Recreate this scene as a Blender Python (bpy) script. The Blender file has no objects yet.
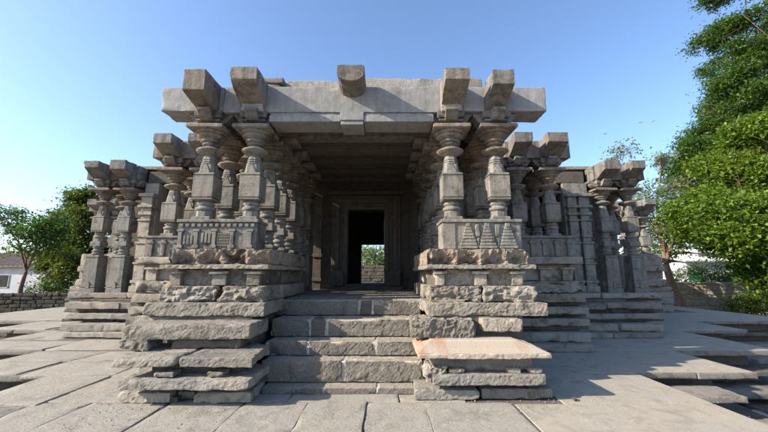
import bpy, math, random
from mathutils import Vector, noise, Matrix
import numpy as np
R = math.radians
rnd = random.Random(7)
AX = -0.54            # the temple's axis, a little left of the camera
sc = bpy.context.scene
col = sc.collection

# ------------------------------------------------------------------ camera
F, P, H = 341.0, R(9.7), 1.5
cam = bpy.data.cameras.new('camera'); camo = bpy.data.objects.new('camera', cam)
col.objects.link(camo); sc.camera = camo
cam.sensor_width = 36; cam.lens = F/768*36; cam.clip_end = 3000; cam.clip_start = .05
camo.location = (0, 0, H); camo.rotation_euler = (R(90)+P, 0, 0)
def at(px, py, Y):
    """point of the photograph (768x432 pixels) at distance Y north of the camera"""
    u, v = (px-384)/F, (216-py)/F
    dy = math.cos(P)-v*math.sin(P); dz = math.sin(P)+v*math.cos(P)
    return Vector((u*Y/dy, Y, H+dz*Y/dy))

# ------------------------------------------------------------------ light
SUN_AZ, SUN_EL = R(72.5), R(30)      # the sun stands to the left of and behind the camera
to_sun = Vector((-math.sin(SUN_AZ)*math.cos(SUN_EL), -math.cos(SUN_AZ)*math.cos(SUN_EL), math.sin(SUN_EL)))
w = bpy.data.worlds.new('World'); sc.world = w; w.use_nodes = True
nt = w.node_tree; nt.nodes.clear()
sky = nt.nodes.new('ShaderNodeTexSky'); sky.sky_type = 'NISHITA'; sky.sun_disc = False
sky.sun_elevation = SUN_EL; sky.sun_rotation = math.atan2(to_sun.x, to_sun.y)
sky.air_density = 1.0; sky.dust_density = 1.3; sky.ozone_density = 4.0; sky.altitude = 0
bg = nt.nodes.new('ShaderNodeBackground'); bg.inputs[1].default_value = .145
out = nt.nodes.new('ShaderNodeOutputWorld')
tint = nt.nodes.new('ShaderNodeMix'); tint.data_type = 'RGBA'; tint.blend_type = 'MULTIPLY'; tint.inputs[0].default_value = 1
tint.inputs[7].default_value = (1.05, 1.04, 1.05, 1); nt.links.new(sky.outputs[0], tint.inputs[6]); nt.links.new(tint.outputs[2], bg.inputs[0]); nt.links.new(bg.outputs[0], out.inputs[0])
sl = bpy.data.lights.new('sun', 'SUN'); sl.energy = 5.0; sl.angle = R(.5); sl.color = (1, .885, .725)
so = bpy.data.objects.new('sun', sl); col.objects.link(so); so.location = to_sun*40
so.rotation_euler = to_sun.to_track_quat('Z', 'Y').to_euler()
vs = sc.view_settings; vs.view_transform = 'Standard'; vs.look = 'None'; vs.gamma = 1; vs.use_curve_mapping = False
vs.exposure = 1.06
sc.display_settings.display_device = 'sRGB'

# ------------------------------------------------------------------ materials
def nodes(name):
    m = bpy.data.materials.new(name); m.use_nodes = True
    t = m.node_tree; b = t.nodes['Principled BSDF']
    return m, t, b
def N(t, typ, **kw):
    n = t.nodes.new(typ)
    for k, v in kw.items():
        if k in n.bl_rna.properties: setattr(n, k, v)
        else: n.inputs[k].default_value = v
    return n
def ramp(t, src, stops):
    r = t.nodes.new('ShaderNodeValToRGB'); e = r.color_ramp.elements
    while len(e) < len(stops): e.new(.5)
    for el, (p, c) in zip(e, stops):
        el.position = p; el.color = (*c, 1) if not isinstance(c, (int, float)) else (c, c, c, 1)
    t.links.new(src, r.inputs[0]); return r.outputs[0]
def mix(t, fac, a, b, typ='MIX'):
    n = t.nodes.new('ShaderNodeMix'); n.data_type = 'RGBA'; n.blend_type = typ
    for sock, v in ((n.inputs[0], fac), (n.inputs[6], a), (n.inputs[7], b)):
        if isinstance(v, bpy.types.NodeSocket): t.links.new(v, sock)
        elif isinstance(v, (int, float)): sock.default_value = v if sock.type == 'VALUE' else (v, v, v, 1)
        else: sock.default_value = (*v, 1)
    return n.outputs[2]
def stone(name, base, dark, warm, warm_amt=.5, dark_amt=.5, bump=.5, scale=1., rough=.9, speck=.25, vary=.22, grain=120, pit=.5, lit_dust=None, streak=0., crack=0.):
    m, t, b = nodes(name)
    tc = N(t, 'ShaderNodeNewGeometry'); oi = N(t, 'ShaderNodeObjectInfo')
    mp = N(t, 'ShaderNodeVectorMath', operation='ADD')
    sh = N(t, 'ShaderNodeVectorMath', operation='SCALE'); sh.inputs[3].default_value = .37
    t.links.new(oi.outputs['Random'], sh.inputs[0])
    t.links.new(tc.outputs['Position'], mp.inputs[0]); t.links.new(sh.outputs[0], mp.inputs[1])
    v = mp.outputs[0]
    def nz(sc_, det=5, ro=.6, dist=0.):
        n = N(t, 'ShaderNodeTexNoise'); n.inputs['Scale'].default_value = sc_*scale
        n.inputs['Detail'].default_value = det; n.inputs['Roughness'].default_value = ro; n.inputs['Distortion'].default_value = dist
        t.links.new(v, n.inputs['Vector']); return n.outputs['Fac']
    c = mix(t, ramp(t, nz(1.3, 6, .65, .4), [(.42, 0.), (.66, 1.)]), base, warm)
    c0 = mix(t, warm_amt, base, c)
    d = ramp(t, nz(3.1, 8, .74, .8), [(.50, 0.), (.64, 1.)])
    dd = N(t, 'ShaderNodeMath', operation='MULTIPLY'); dd.inputs[1].default_value = dark_amt; t.links.new(d, dd.inputs[0])
    c1 = mix(t, dd.outputs[0], c0, dark)
    # pale lichen and worn spots
    l = ramp(t, nz(7.5, 6, .7, .3), [(.57, 0.), (.68, .45)])
    c2 = mix(t, l, c1, tuple(min(1, x*1.45) for x in base))
    # grain of the granite
    g = ramp(t, nz(grain, 3, .8), [(.3, 1-speck), (.7, 1+speck)])
    c3 = mix(t, 1., c2, g, 'MULTIPLY')
    # each stone has its own tone
    rv = ramp(t, oi.outputs['Random'], [(0., 1-vary), (1., 1+vary)])
    c4 = mix(t, 1., c3, rv, 'MULTIPLY')
    if streak:    # rain streaks down the faces
        mu = N(t, 'ShaderNodeVectorMath', operation='MULTIPLY'); mu.inputs[1].default_value = (9, 9, .9); t.links.new(v, mu.inputs[0])
        sn = N(t, 'ShaderNodeTexNoise'); sn.inputs['Scale'].default_value = 1.; sn.inputs['Detail'].default_value = 5; sn.inputs['Roughness'].default_value = .65; t.links.new(mu.outputs[0], sn.inputs['Vector'])
        c4 = mix(t, 1., c4, ramp(t, sn.outputs['Fac'], [(.44, 1.), (.66, 1-streak)]), 'MULTIPLY')
    if crack:     # fine cracks
        wn = N(t, 'ShaderNodeTexNoise'); wn.inputs['Scale'].default_value = 1.7; wn.inputs['Detail'].default_value = 5; t.links.new(v, wn.inputs['Vector'])
        wa = N(t, 'ShaderNodeVectorMath', operation='MULTIPLY_ADD'); wa.inputs[1].default_value = (.9, .9, .9); t.links.new(wn.outputs['Color'], wa.inputs[0]); t.links.new(v, wa.inputs[2])
        vc = N(t, 'ShaderNodeTexVoronoi', feature='DISTANCE_TO_EDGE'); vc.inputs['Scale'].default_value = .55; t.links.new(wa.outputs[0], vc.inputs['Vector'])
        c4 = mix(t, 1., c4, ramp(t, vc.outputs['Distance'], [(.001, 1-crack), (.006, 1.)]), 'MULTIPLY')
    if lit_dust:      # treads painted lighter as if sunlit, with foot dust
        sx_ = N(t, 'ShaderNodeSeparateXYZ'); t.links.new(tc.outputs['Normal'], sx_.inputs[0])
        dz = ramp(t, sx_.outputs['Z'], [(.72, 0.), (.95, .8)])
        c4 = mix(t, dz, c4, lit_dust)
    t.links.new(c4, b.inputs['Base Color'])
    b.inputs['Roughness'].default_value = rough; b.inputs['Specular IOR Level'].default_value = .25
    # surface: tool marks, pits, grain
    vo = N(t, 'ShaderNodeTexVoronoi'); vo.inputs['Scale'].default_value = 26*scale; t.links.new(v, vo.inputs['Vector'])
    pits = ramp(t, vo.outputs['Distance'], [(.0, .0), (.35, 1.)])
    hgt = N(t, 'ShaderNodeMath', operation='MULTIPLY_ADD'); t.links.new(nz(38, 6, .75), hgt.inputs[0]); hgt.inputs[1].default_value = 1.; t.links.new(nz(9, 5, .6), hgt.inputs[2])
    h2 = N(t, 'ShaderNodeMath', operation='MULTIPLY_ADD'); t.links.new(pits, h2.inputs[0]); h2.inputs[1].default_value = .25*pit; t.links.new(hgt.outputs[0], h2.inputs[2])
    bp = N(t, 'ShaderNodeBump'); bp.inputs['Strength'].default_value = bump; bp.inputs['Distance'].default_value = .035
    t.links.new(h2.outputs[0], bp.inputs['Height']); t.links.new(bp.outputs[0], b.inputs['Normal'])
    return m
M = {}
M['pillar'] = stone('pillar_granite', (.215, .212, .195), (.08, .076, .068), (.25, .205, .15), .6, .85, .5, speck=.28, vary=.14, pit=.5, streak=.38)
M['capital'] = stone('stained_capital_granite', (.21, .198, .175), (.085, .075, .063), (.27, .185, .12), .8, .9, .5, speck=.28, vary=.16, pit=.5, streak=.4)
M['beam']   = stone('beam_granite', (.275, .276, .272), (.16, .155, .145), (.275, .26, .23), .35, .5, .28, speck=.2, vary=.08, pit=.3, streak=.2)
M['stub']   = stone('beam_end_granite', (.19, .182, .168), (.075, .067, .06), (.23, .175, .125), .6, .75, .4, speck=.25, vary=.14, pit=.3, streak=.4)
M['rough']  = stone('weathered_sandstone', (.285, .266, .228), (.08, .074, .064), (.315, .258, .19), .75, .85, .85, speck=.34, vary=.2)
M['red']    = stone('iron_stained_sandstone', (.28, .25, .21), (.07, .056, .045), (.28, .20, .145), .8, 1., .9, speck=.34, vary=.10)
M['slab']   = stone('worn_grey_slab', (.245, .232, .205), (.085, .08, .07), (.27, .23, .175), .6, .7, .65, speck=.32, vary=.24)
M['dark']   = stone('dark_and_shade_stone', (.105, .093, .08), (.04, .035, .03), (.13, .10, .075), .5, .6, .5, speck=.25, vary=.14)  # dark stone; also puts porch and recess shade into the colour
M['step']   = stone('step_granite', (.205, .188, .16), (.085, .077, .066), (.23, .195, .15), .4, .7, 1., speck=.45, vary=.12, grain=70, lit_dust=(.36, .325, .265))
M['mortar'] = stone('lime_mortar', (.46, .425, .36), (.24, .215, .18), (.44, .385, .31), .4, .6, .6, speck=.12, vary=.03)
M['pave']   = stone('paving_stone', (.285, .268, .232), (.17, .158, .135), (.305, .27, .215), .6, .6, .4, speck=.32, vary=.10, grain=60, pit=.6, crack=.2)
M['screed'] = stone('smooth_paving', (.295, .272, .228), (.19, .175, .15), (.325, .28, .215), .7, .7, .2, speck=.24, vary=.02, grain=90, pit=.1, crack=.16)
M['earth']  = stone('dry_earth', (.20, .16, .115), (.09, .075, .05), (.25, .19, .13), .7, .6, .6, .5, speck=.3, vary=.0, grain=30)
M['rubble'] = stone('boundary_rubble', (.38, .335, .275), (.14, .12, .10), (.38, .29, .21), .6, .7, .7, .8, speck=.3, vary=.14)
M['oldwall']= stone('dark_old_wall', (.05, .045, .038), (.022, .019, .017), (.065, .052, .04), .6, .6, .6, .8, speck=.2, vary=.1)

def marble():
    m, t, b = nodes('stained_cream_marble')
    g = N(t, 'ShaderNodeNewGeometry')
    wv = N(t, 'ShaderNodeTexNoise'); wv.inputs['Scale'].default_value = 2.3; wv.inputs['Detail'].default_value = 5
    ms = N(t, 'ShaderNodeVectorMath', operation='MULTIPLY'); ms.inputs[1].default_value = (1.2, .25, .25)
    t.links.new(g.outputs['Position'], ms.inputs[0]); t.links.new(ms.outputs[0], wv.inputs['Vector'])
    n2 = N(t, 'ShaderNodeTexNoise'); n2.inputs['Scale'].default_value = 30; n2.inputs['Detail'].default_value = 6
    t.links.new(g.outputs['Position'], n2.inputs['Vector'])
    c = mix(t, ramp(t, wv.outputs['Fac'], [(.50, 0.), (.62, .75)]), (.37, .315, .245), (.33, .165, .095))
    c = mix(t, ramp(t, n2.outputs['Fac'], [(.45, 0.), (.75, .6)]), c, (.30, .26, .21))
    t.links.new(c, b.inputs['Base Color']); b.inputs['Roughness'].default_value = .75
    bp = N(t, 'ShaderNodeBump'); bp.inputs['Strength'].default_value = .3; bp.inputs['Distance'].default_value = .02
    t.links.new(n2.outputs['Fac'], bp.inputs['Height']); t.links.new(bp.outputs[0], b.inputs['Normal'])
    return m
M['marble'] = marble()
def plain(name, c1, c2, sc_=4, rough=.8, bump=.2):
    m, t, b = nodes(name); g = N(t, 'ShaderNodeNewGeometry')
    n = N(t, 'ShaderNodeTexNoise'); n.inputs['Scale'].default_value = sc_; n.inputs['Detail'].default_value = 6; n.inputs['Roughness'].default_value = .65
    t.links.new(g.outputs['Position'], n.inputs['Vector'])
    t.links.new(ramp(t, n.outputs['Fac'], [(.35, c1), (.65, c2)]), b.inputs['Base Color']); b.inputs['Roughness'].default_value = rough
    b.inputs['Specular IOR Level'].default_value = .25
    bp = N(t, 'ShaderNodeBump'); bp.inputs['Strength'].default_value = bump; bp.inputs['Distance'].default_value = .05
    t.links.new(n.outputs['Fac'], bp.inputs['Height']); t.links.new(bp.outputs[0], b.inputs['Normal'])
    return m
M['bark'] = plain('bark', (.075, .05, .033), (.17, .12, .085), 9, .95, .7)
M['palebark'] = plain('pale_bark', (.13, .085, .055), (.24, .165, .11), 9, .95, .7)
M['white'] = plain('limewashed_wall', (.40, .41, .42), (.50, .51, .52), 1.2)
M['tile'] = plain('clay_roof_tile', (.13, .095, .075), (.21, .16, .13), 3)
M['tin'] = plain('grey_sheet', (.36, .37, .38), (.5, .5, .5), 1.5)
M['opening'] = plain('dark_opening', (.012, .012, .014), (.03, .03, .03), 2)
M['green_paint'] = plain('green_paint', (.08, .30, .12), (.10, .36, .15), 2)
M['bird'] = plain('white_feathers', (.5, .5, .5), (.75, .75, .75), 20)
M['birdgrey'] = plain('grey_feathers', (.12, .12, .12), (.22, .22, .22), 20)
def leafmat(name, a, b_, trans=.45):
    m, t, b = nodes(name); oi = N(t, 'ShaderNodeNewGeometry')
    n = N(t, 'ShaderNodeTexNoise'); n.inputs['Scale'].default_value = 1.1; n.inputs['Detail'].default_value = 3
    t.links.new(oi.outputs['Position'], n.inputs['Vector'])
    ri = oi.outputs['Random Per Island']
    ad = N(t, 'ShaderNodeMath', operation='MULTIPLY_ADD'); ad.inputs[1].default_value = .5; t.links.new(ri, ad.inputs[0])
    su = N(t, 'ShaderNodeMath', operation='MULTIPLY'); su.inputs[1].default_value = .6; t.links.new(n.outputs['Fac'], su.inputs[0]); t.links.new(su.outputs[0], ad.inputs[2])
    c = ramp(t, ad.outputs[0], [(.18, tuple(q*.7 for q in a)), (.42, a), (.85, b_)])
    t.links.new(c, b.inputs['Base Color']); b.inputs['Roughness'].default_value = .5; b.inputs['Specular IOR Level'].default_value = .3
    tr = N(t, 'ShaderNodeBsdfTranslucent'); t.links.new(mix(t, 1., c, (1.5, 1.7, .6), 'MULTIPLY'), tr.inputs[0])
    ms = N(t, 'ShaderNodeMixShader'); ms.inputs[0].default_value = trans
    t.links.new(b.outputs[0], ms.inputs[1]); t.links.new(tr.outputs[0], ms.inputs[2])
    t.links.new(ms.outputs[0], t.nodes['Material Output'].inputs[0])
    return m
M['leaf_lime'] = leafmat('lime_leaves', (.055, .105, .014), (.21, .28, .04), .42)
M['leaf_mid'] = leafmat('mid_leaves', (.032, .072, .016), (.10, .16, .036), .38)
M['leaf_dark'] = leafmat('dark_leaves', (.022, .05, .014), (.065, .10, .028), .3)
M['leaf_pale'] = leafmat('pale_leaves', (.10, .14, .07), (.20, .25, .14), .35)
M['leaf_dry'] = leafmat('yellowing_leaves', (.036, .068, .015), (.15, .16, .034), .35)

# ------------------------------------------------------------------ mesh helpers
class MB:
    def __init__(s): s.v = []; s.f = []; s.sm = []
    def add(s, vs_, fs, smooth=True):
        o = len(s.v); s.v += [tuple(p) for p in vs_]; s.f += [tuple(i+o for i in f) for f in fs]; s.sm += [smooth]*len(fs)
        return s
    def build(s, name, mat, parent=None, origin=None, local=False):
        xs, ys, zs = zip(*s.v)
        if origin is None: origin = Vector(((min(xs)+max(xs))/2, (min(ys)+max(ys))/2, min(zs)))
        origin = Vector(origin)
        me = bpy.data.meshes.new(name); me.from_pydata([tuple(Vector(p)-origin) for p in s.v], [], s.f)
        me.polygons.foreach_set('use_smooth', s.sm); me.materials.append(mat); me.update()
        o = bpy.data.objects.new(name, me); col.objects.link(o)
        if parent is not None:
            o.parent = parent; o.location = origin - wloc(parent)
        else: o.location = origin
        return o
def wloc(o):
    p = Vector(o.location)
    while o.parent: o = o.parent; p += Vector(o.location)
    return p
def tag(o, label=None, cat=None, group=None, kind=None):
    for k, v in (('label', label), ('category', cat), ('group', group), ('kind', kind)):
        if v: o[k] = v
    return o
def empty(name, loc):
    o = bpy.data.objects.new(name, None); col.objects.link(o); o.location = loc; o.empty_display_size = .3; return o

def rbox(mb, x0, x1, y0, y1, z0, z1, r=.02, cell=.09, amp=.006, chip=.6, skew=0., fn=None, taper=0., slope=0.):
    """a worn block: rounded, chipped edges and an uneven surface"""
    if x1 < x0: x0, x1 = x1, x0
    L = (x1-x0, y1-y0, z1-z0); r = min(r, min(L)*.35)
    def cuts(l):
        n = max(1, int(round((l-2*r)/cell))); return [0, r*.45, r*1.3] + [r*1.3+(l-2.6*r)*i/n for i in range(1, n)] + [l-1.3*r, l-.45*r, l]
    cx, cy, cz = cuts(L[0]), cuts(L[1]), cuts(L[2]); nx, ny, nz_ = len(cx)-1, len(cy)-1, len(cz)-1
    sd = Vector((rnd.uniform(0, 99), rnd.uniform(0, 99), rnd.uniform(0, 99)))
    sk = [(rnd.uniform(-skew, skew), rnd.uniform(-skew, skew), rnd.uniform(-skew, skew)*.25) for _ in range(4)]
    idx = {}; vs_ = []; c = Vector(((x0+x1)/2, (y0+y1)/2, (z0+z1)/2)); hL = Vector(L)/2
    def V(i, j, k):
        key = (i, j, k)
        if key in idx: return idx[key]
        p = Vector((x0+cx[i], y0+cy[j], z0+cz[k])) - c
        q = p+c+sd
        nv = noise.noise(q*2.3)
        rr = r*(.45+chip*1.0*max(0, noise.noise(q*7.1+Vector((7, 1, 3)))*2.0)) + chip*r*2.6*max(0, noise.noise(q*3.1)-.18)*3
        rr = min(rr, min(hL)*.95)
        inn = Vector([max(-hL[a]+rr, min(hL[a]-rr, p[a])) for a in range(3)])
        d = p-inn
        if d.length > 1e-9:
            m_ = max(abs(d.x), abs(d.y), abs(d.z)); n_ = d.normalized()
            # points on flat faces keep their distance, edge points are pulled onto the round
            p = inn + n_*min(d.length, rr)
        else: n_ = Vector((0, 0, 0))
        a_ = noise.noise(q*4.3)*.35+noise.noise(q*13.)*.3
        if cell < .08:
            qq = q+Vector((noise.noise(q*6), noise.noise(q*6+Vector((5, 5, 5))), noise.noise(q*6+Vector((9, 9, 9)))))*.09
            a_ += .30*(noise.cell(Vector((qq.x*7, qq.y*7, qq.z*11)))-.5)+.42*noise.noise(q*29.)+.25*noise.noise(q*55.)
        p = p + n_*(amp*2.0*a_)
        if fn:
            dd = fn(p+c, n_)
            p = p + dd
        u, v = (p.x/L[0]+.5), (p.y/L[1]+.5)
        if skew:
            wts = ((1-u)*(1-v), u*(1-v), (1-u)*v, u*v)
            for a in range(3): p[a] += sum(wt*s_[a] for wt, s_ in zip(wts, sk))
        if taper:
            tz = (p.z/L[2]+.5); p.x *= 1-taper*tz; p.y *= 1-taper*tz
        if slope: p.z += slope*(v-.5)
        vs_.append(p+c); idx[key] = len(vs_)-1; return idx[key]
    fs = []
    for i in range(nx):
        for j in range(ny):
            fs.append((V(i, j, 0), V(i, j+1, 0), V(i+1, j+1, 0), V(i+1, j, 0)))
            fs.append((V(i, j, nz_), V(i+1, j, nz_), V(i+1, j+1, nz_), V(i, j+1, nz_)))
    for i in range(nx):
        for k in range(nz_):
            fs.append((V(i, 0, k), V(i+1, 0, k), V(i+1, 0, k+1), V(i, 0, k+1)))
            fs.append((V(i, ny, k), V(i, ny, k+1), V(i+1, ny, k+1), V(i+1, ny, k)))
    for j in range(ny):
        for k in range(nz_):
            fs.append((V(0, j, k), V(0, j, k+1), V(0, j+1, k+1), V(0, j+1, k)))
            fs.append((V(nx, j, k), V(nx, j+1, k), V(nx, j+1, k+1), V(nx, j, k+1)))
    mb.add(vs_, fs, cell >= .04); return mb
def sbox(mb, x0, x1, y0, y1, z0, z1, bev=.006):
    """a dressed block with a small chamfer, flat shaded"""
    if x1 < x0: x0, x1 = x1, x0
    vs_ = []; b = min(bev, (x1-x0)*.3, (y1-y0)*.3, (z1-z0)*.3)
    lv = [(z0, b), (z0+b, 0), (z1-b, 0), (z1, b)]
    for z, i in lv:
        for (x, y) in ((x0+i+b, y0+i), (x1-i-b, y0+i), (x1-i, y0+i+b), (x1-i, y1-i-b), (x1-i-b, y1-i), (x0+i+b, y1-i), (x0+i, y1-i-b), (x0+i, y0+i+b)):
            vs_.append((x, y, z))
    fs = [tuple(range(7, -1, -1)), tuple(range(24, 32))]
    for l in range(3):
        for k in range(8): fs.append((l*8+k, l*8+(k+1) % 8, l*8+8+(k+1) % 8, l*8+8+k))
    mb.add(vs_, fs, False); return mb
def lathe(mb, prof, n=28, cx=0., cy=0., wob=.004):
    """prof: (radius, z) from bottom to top; closed with caps"""
    sd = Vector((rnd.uniform(0, 50),)*3); vs_ = []
    for r, z in prof:
        for k in range(n):
            a = 2*math.pi*k/n; rr = r*(1+wob*6*noise.noise(Vector((math.cos(a)*2, math.sin(a)*2, z*5))+sd))
            vs_.append((cx+rr*math.cos(a), cy+rr*math.sin(a), z))
    fs = [tuple(range(n-1, -1, -1)), tuple(range(len(vs_)-n, len(vs_)))]
    for l in range(len(prof)-1):
        for k in range(n): fs.append((l*n+k, l*n+(k+1) % n, l*n+n+(k+1) % n, l*n+n+k))
    mb.add(vs_, fs, True); return mb
def prism(mb, prof, sides=4, cx=0., cy=0., rot=None, cut=0.):
    """stacked polygon sections (half width, z): square (with cut corners) or octagonal"""
    vs_ = []; fs = []
    if sides == 4:
        def sec(h): b = max(.004, cut*h); return [(h-b, -h), (h, -h+b), (h, h-b), (h-b, h), (-h+b, h), (-h, h-b), (-h, -h+b), (-h+b, -h)]
    else:
        def sec(h): return [(h/math.cos(math.pi/sides)*math.cos(2*math.pi*(k+.5)/sides), h/math.cos(math.pi/sides)*math.sin(2*math.pi*(k+.5)/sides)) for k in range(sides)]
    n = len(sec(1))
    for h, z in prof:
        for x, y in sec(h): vs_.append((cx+x, cy+y, z))
    fs = [tuple(range(n-1, -1, -1)), tuple(range(len(vs_)-n, len(vs_)))]
    for l in range(len(prof)-1):
        for k in range(n): fs.append((l*n+k, l*n+(k+1) % n, l*n+n+(k+1) % n, l*n+n+k))
    mb.add(vs_, fs, False); return mb
def tube(mb, pts, rads, n=8):
    vs_ = []; fs = []
    for i, p in enumerate(pts):
        d = (Vector(pts[min(i+1, len(pts)-1)])-Vector(pts[max(i-1, 0)])).normalized()
        a = d.cross(Vector((0.3, 1, .1))).normalized(); b = d.cross(a)
        for k in range(n):
            t = 2*math.pi*k/n; vs_.append(Vector(p)+(a*math.cos(t)+b*math.sin(t))*rads[i])
    for i in range(len(pts)-1):
        for k in range(n): fs.append((i*n+k, i*n+(k+1) % n, i*n+n+(k+1) % n, i*n+n+k))
    fs.append(tuple(range(n))); fs.append(tuple(range(len(vs_)-n, len(vs_))))
    mb.add(vs_, fs); return mb

# ================================================================== THE TEMPLE
TY = 12.
temple = tag(empty('stone_temple', (AX, TY, 0)), 'grey granite temple with a pillared porch, stacked plinths and projecting beam ends', 'temple')
def part(mb, name, mat, label=None, parent=None):
    o = mb.build(name, M[mat] if isinstance(mat, str) else mat, parent or temple)
    if label: o['label'] = label
    return o
def mir(s, a, b): return (AX+s*a, AX+s*b) if s > 0 else (AX-b, AX-a)

# ---- pillars: one prototype with its parts, then copies
ZB = 2.37
def pillar_proto():
    b = MB()
    prism(b, [(.15, ZB-.03), (.15, ZB+.055), (.135, ZB+.065)], 4, cut=.05)
    prism(b, [(.128, ZB+.065), (.128, ZB+.16)], 8)
    lathe(b, [(.118, ZB+.16), (.15, ZB+.175), (.158, ZB+.20), (.15, ZB+.222), (.118, ZB+.232), (.112, ZB+.25), (.13, ZB+.262), (.142, ZB+.28), (.13, ZB+.30), (.12, ZB+.31), (.12, ZB+.34)], 24)
    # square block with incised bands
    prism(b, [(.150, 2.705), (.172, 2.72), (.172, 2.738)], 4, cut=.02)
    prism(b, [(.150, 2.738), (.150, 2.756)], 4, cut=.02)
    prism(b, [(.172, 2.756), (.172, 3.116)], 4, cut=.03)
    prism(b, [(.150, 3.116), (.150, 3.134)], 4, cut=.02)
    prism(b, [(.172, 3.134), (.172, 3.152), (.15, 3.172)], 4, cut=.02)
    # tapering neck with raised triangular cheeks
    prism(b, [(.132, 3.172), (.112, 3.34)], 4, cut=.34)
    prism(b, [(.121, 3.34), (.121, 3.362)], 8)
    prism(b, [(.106, 3.362), (.106, 3.378)], 8)
    prism(b, [(.117, 3.378), (.113, 3.404)], 8)
    prism(b, [(.100, 3.404), (.100, 3.416)], 8)
    prism(b, [(.113, 3.416), (.104, 3.455), (.09, 3.49)], 8)
    for k in range(4):
        a = k*math.pi/2; ca, sa = math.cos(a), math.sin(a)
        pts = [(-.085, -.150, 3.175), (.085, -.150, 3.175), (0, -.118, 3.345), (-.085, -.12, 3.175), (.085, -.12, 3.175), (0, -.10, 3.345)]
        b.add([(x*ca-y*sa, x*sa+y*ca, z) for x, y, z in pts], [(0, 1, 2), (0, 3, 4, 1), (1, 4, 5, 2), (2, 5, 3, 0)], False)
    p = b.build('pillar', M['pillar'], None, (0, 0, 0))
    c = MB()
    lathe(c, [(.08, 3.475), (.12, 3.50), (.185, 3.535), (.222, 3.562), (.232, 3.578), (.222, 3.592), (.17, 3.618), (.115, 3.64), (.096, 3.655), (.096, 3.672), (.135, 3.682), (.145, 3.692), (.138, 3.703), (.118, 3.708), (.122, 3.722),
              (.165, 3.734), (.178, 3.748), (.170, 3.76), (.146, 3.766), (.155, 3.782), (.195, 3.80), (.226, 3.822), (.235, 3.835), (.225, 3.846), (.205, 3.85), (.215, 3.862), (.262, 3.876), (.275, 3.89), (.268, 3.905)], 36)
    prism(c, [(.285, 3.903), (.312, 3.918), (.312, 3.965), (.30, 3.978), (.18, 3.985)], 4, cut=.03)
    k_ = c.build('capital', M['capital'], p, (0, 0, 0))
    d = MB()
    prism(d, [(.165, 3.975), (.175, 4.02), (.175, 4.035)], 4, cut=.03)
    prism(d, [(.155, 4.035), (.155, 4.055)], 4, cut=.03)
    prism(d, [(.19, 4.055), (.205, 4.075), (.205, 4.10)], 4, cut=.03)
    prism(d, [(.165, 4.10), (.165, 4.125)], 4, cut=.03)
    prism(d, [(.215, 4.125), (.23, 4.16), (.23, 4.238)], 4, cut=.03)
    for sx, sy in ((1, 0), (-1, 0), (0, 1), (0, -1)):          # rolled bracket arms
        w_ = .105
        prof = [(.16, 4.05), (.25, 4.06), (.30, 4.10), (.335, 4.16), (.375, 4.19), (.375, 4.236), (.16, 4.236)]
        vs_ = []
        for t_ in (-w_, w_):
            for u, z in prof: vs_.append((sx*u-sy*t_, sy*u+sx*t_, z))
        n = len(prof); d.add(vs_, [tuple(range(n)), tuple(range(2*n-1, n-1, -1))]+[(i, n+i, n+(i+1) % n, (i+1) % n) for i in range(n)], False)
    d.build('bracket', M['stub'], p, (0, 0, 0))
    return p
def pedestal_mesh():
    b = MB()
    prism(b, [(.215, .98), (.215, 1.10), (.20, 1.115)], 4, cut=.03)
    prism(b, [(.185, 1.115), (.185, 1.145)], 4, cut=.03)
    prism(b, [(.205, 1.145), (.205, 1.19)], 4, cut=.03)
    prism(b, [(.192, 1.19), (.185, 1.95)], 4, cut=.03)
    for z in (1.19,):
        for k in range(4):
            a = k*math.pi/2; ca, sa = math.cos(a), math.sin(a)
            for (x0, x1, z0, z1) in ((-.05, .05, 1.11, 1.30),):
                pts = [(x0, -.218, z0), (x1, -.218, z0), (x1, -.218, z1-.05), (0, -.218, z1), (x0, -.218, z1-.05)]
                pts += [(x, -.17, zz) for x, _, zz in pts]
                b.add([(x*ca-y*sa, x*sa+y*ca, zz) for x, y, zz in pts], [(0, 1, 2, 3, 4)]+[(i, 5+i, 5+(i+1) % 5, (i+1) % 5) for i in range(5)], False)
    prism(b, [(.172, 1.95), (.172, 1.98)], 4, cut=.03)
    prism(b, [(.19, 1.98), (.19, 2.02), (.14, 2.04)], 4, cut=.03)
    lathe(b, [(.13, 2.04), (.155, 2.06), (.16, 2.08), (.13, 2.10), (.12, 2.13), (.15, 2.15), (.155, 2.17), (.12, 2.19), (.115, 2.24), (.15, 2.26), (.155, 2.285), (.13, 2.30)], 24)
    prism(b, [(.155, 2.30), (.155, 2.345)], 4, cut=.03)
    return b
proto = pillar_proto()
ped = pedestal_mesh().build('pedestal', M['pillar'], None, (0, 0, 0))
placed = []
def pillar(x, y, tall=False, label=None):
    o = proto if not placed else proto.copy()
    if placed: col.objects.link(o)
    o.parent = temple; o.location = (x, y-TY, 0); o.rotation_euler = (0, 0, R(90)*rnd.randrange(4)+R(rnd.uniform(-1.2, 1.2)))
    if placed:
        for ch in proto_children:
            c = ch.copy(); col.objects.link(c); c.parent = o
    if tall:
        q = ped.copy(); col.objects.link(q); q.parent = o
    k = rnd.uniform(.965, 1.03); o.scale = (k, k, 1)
    placed.append(o)
    return o
proto_children = list(proto.children)
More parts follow.
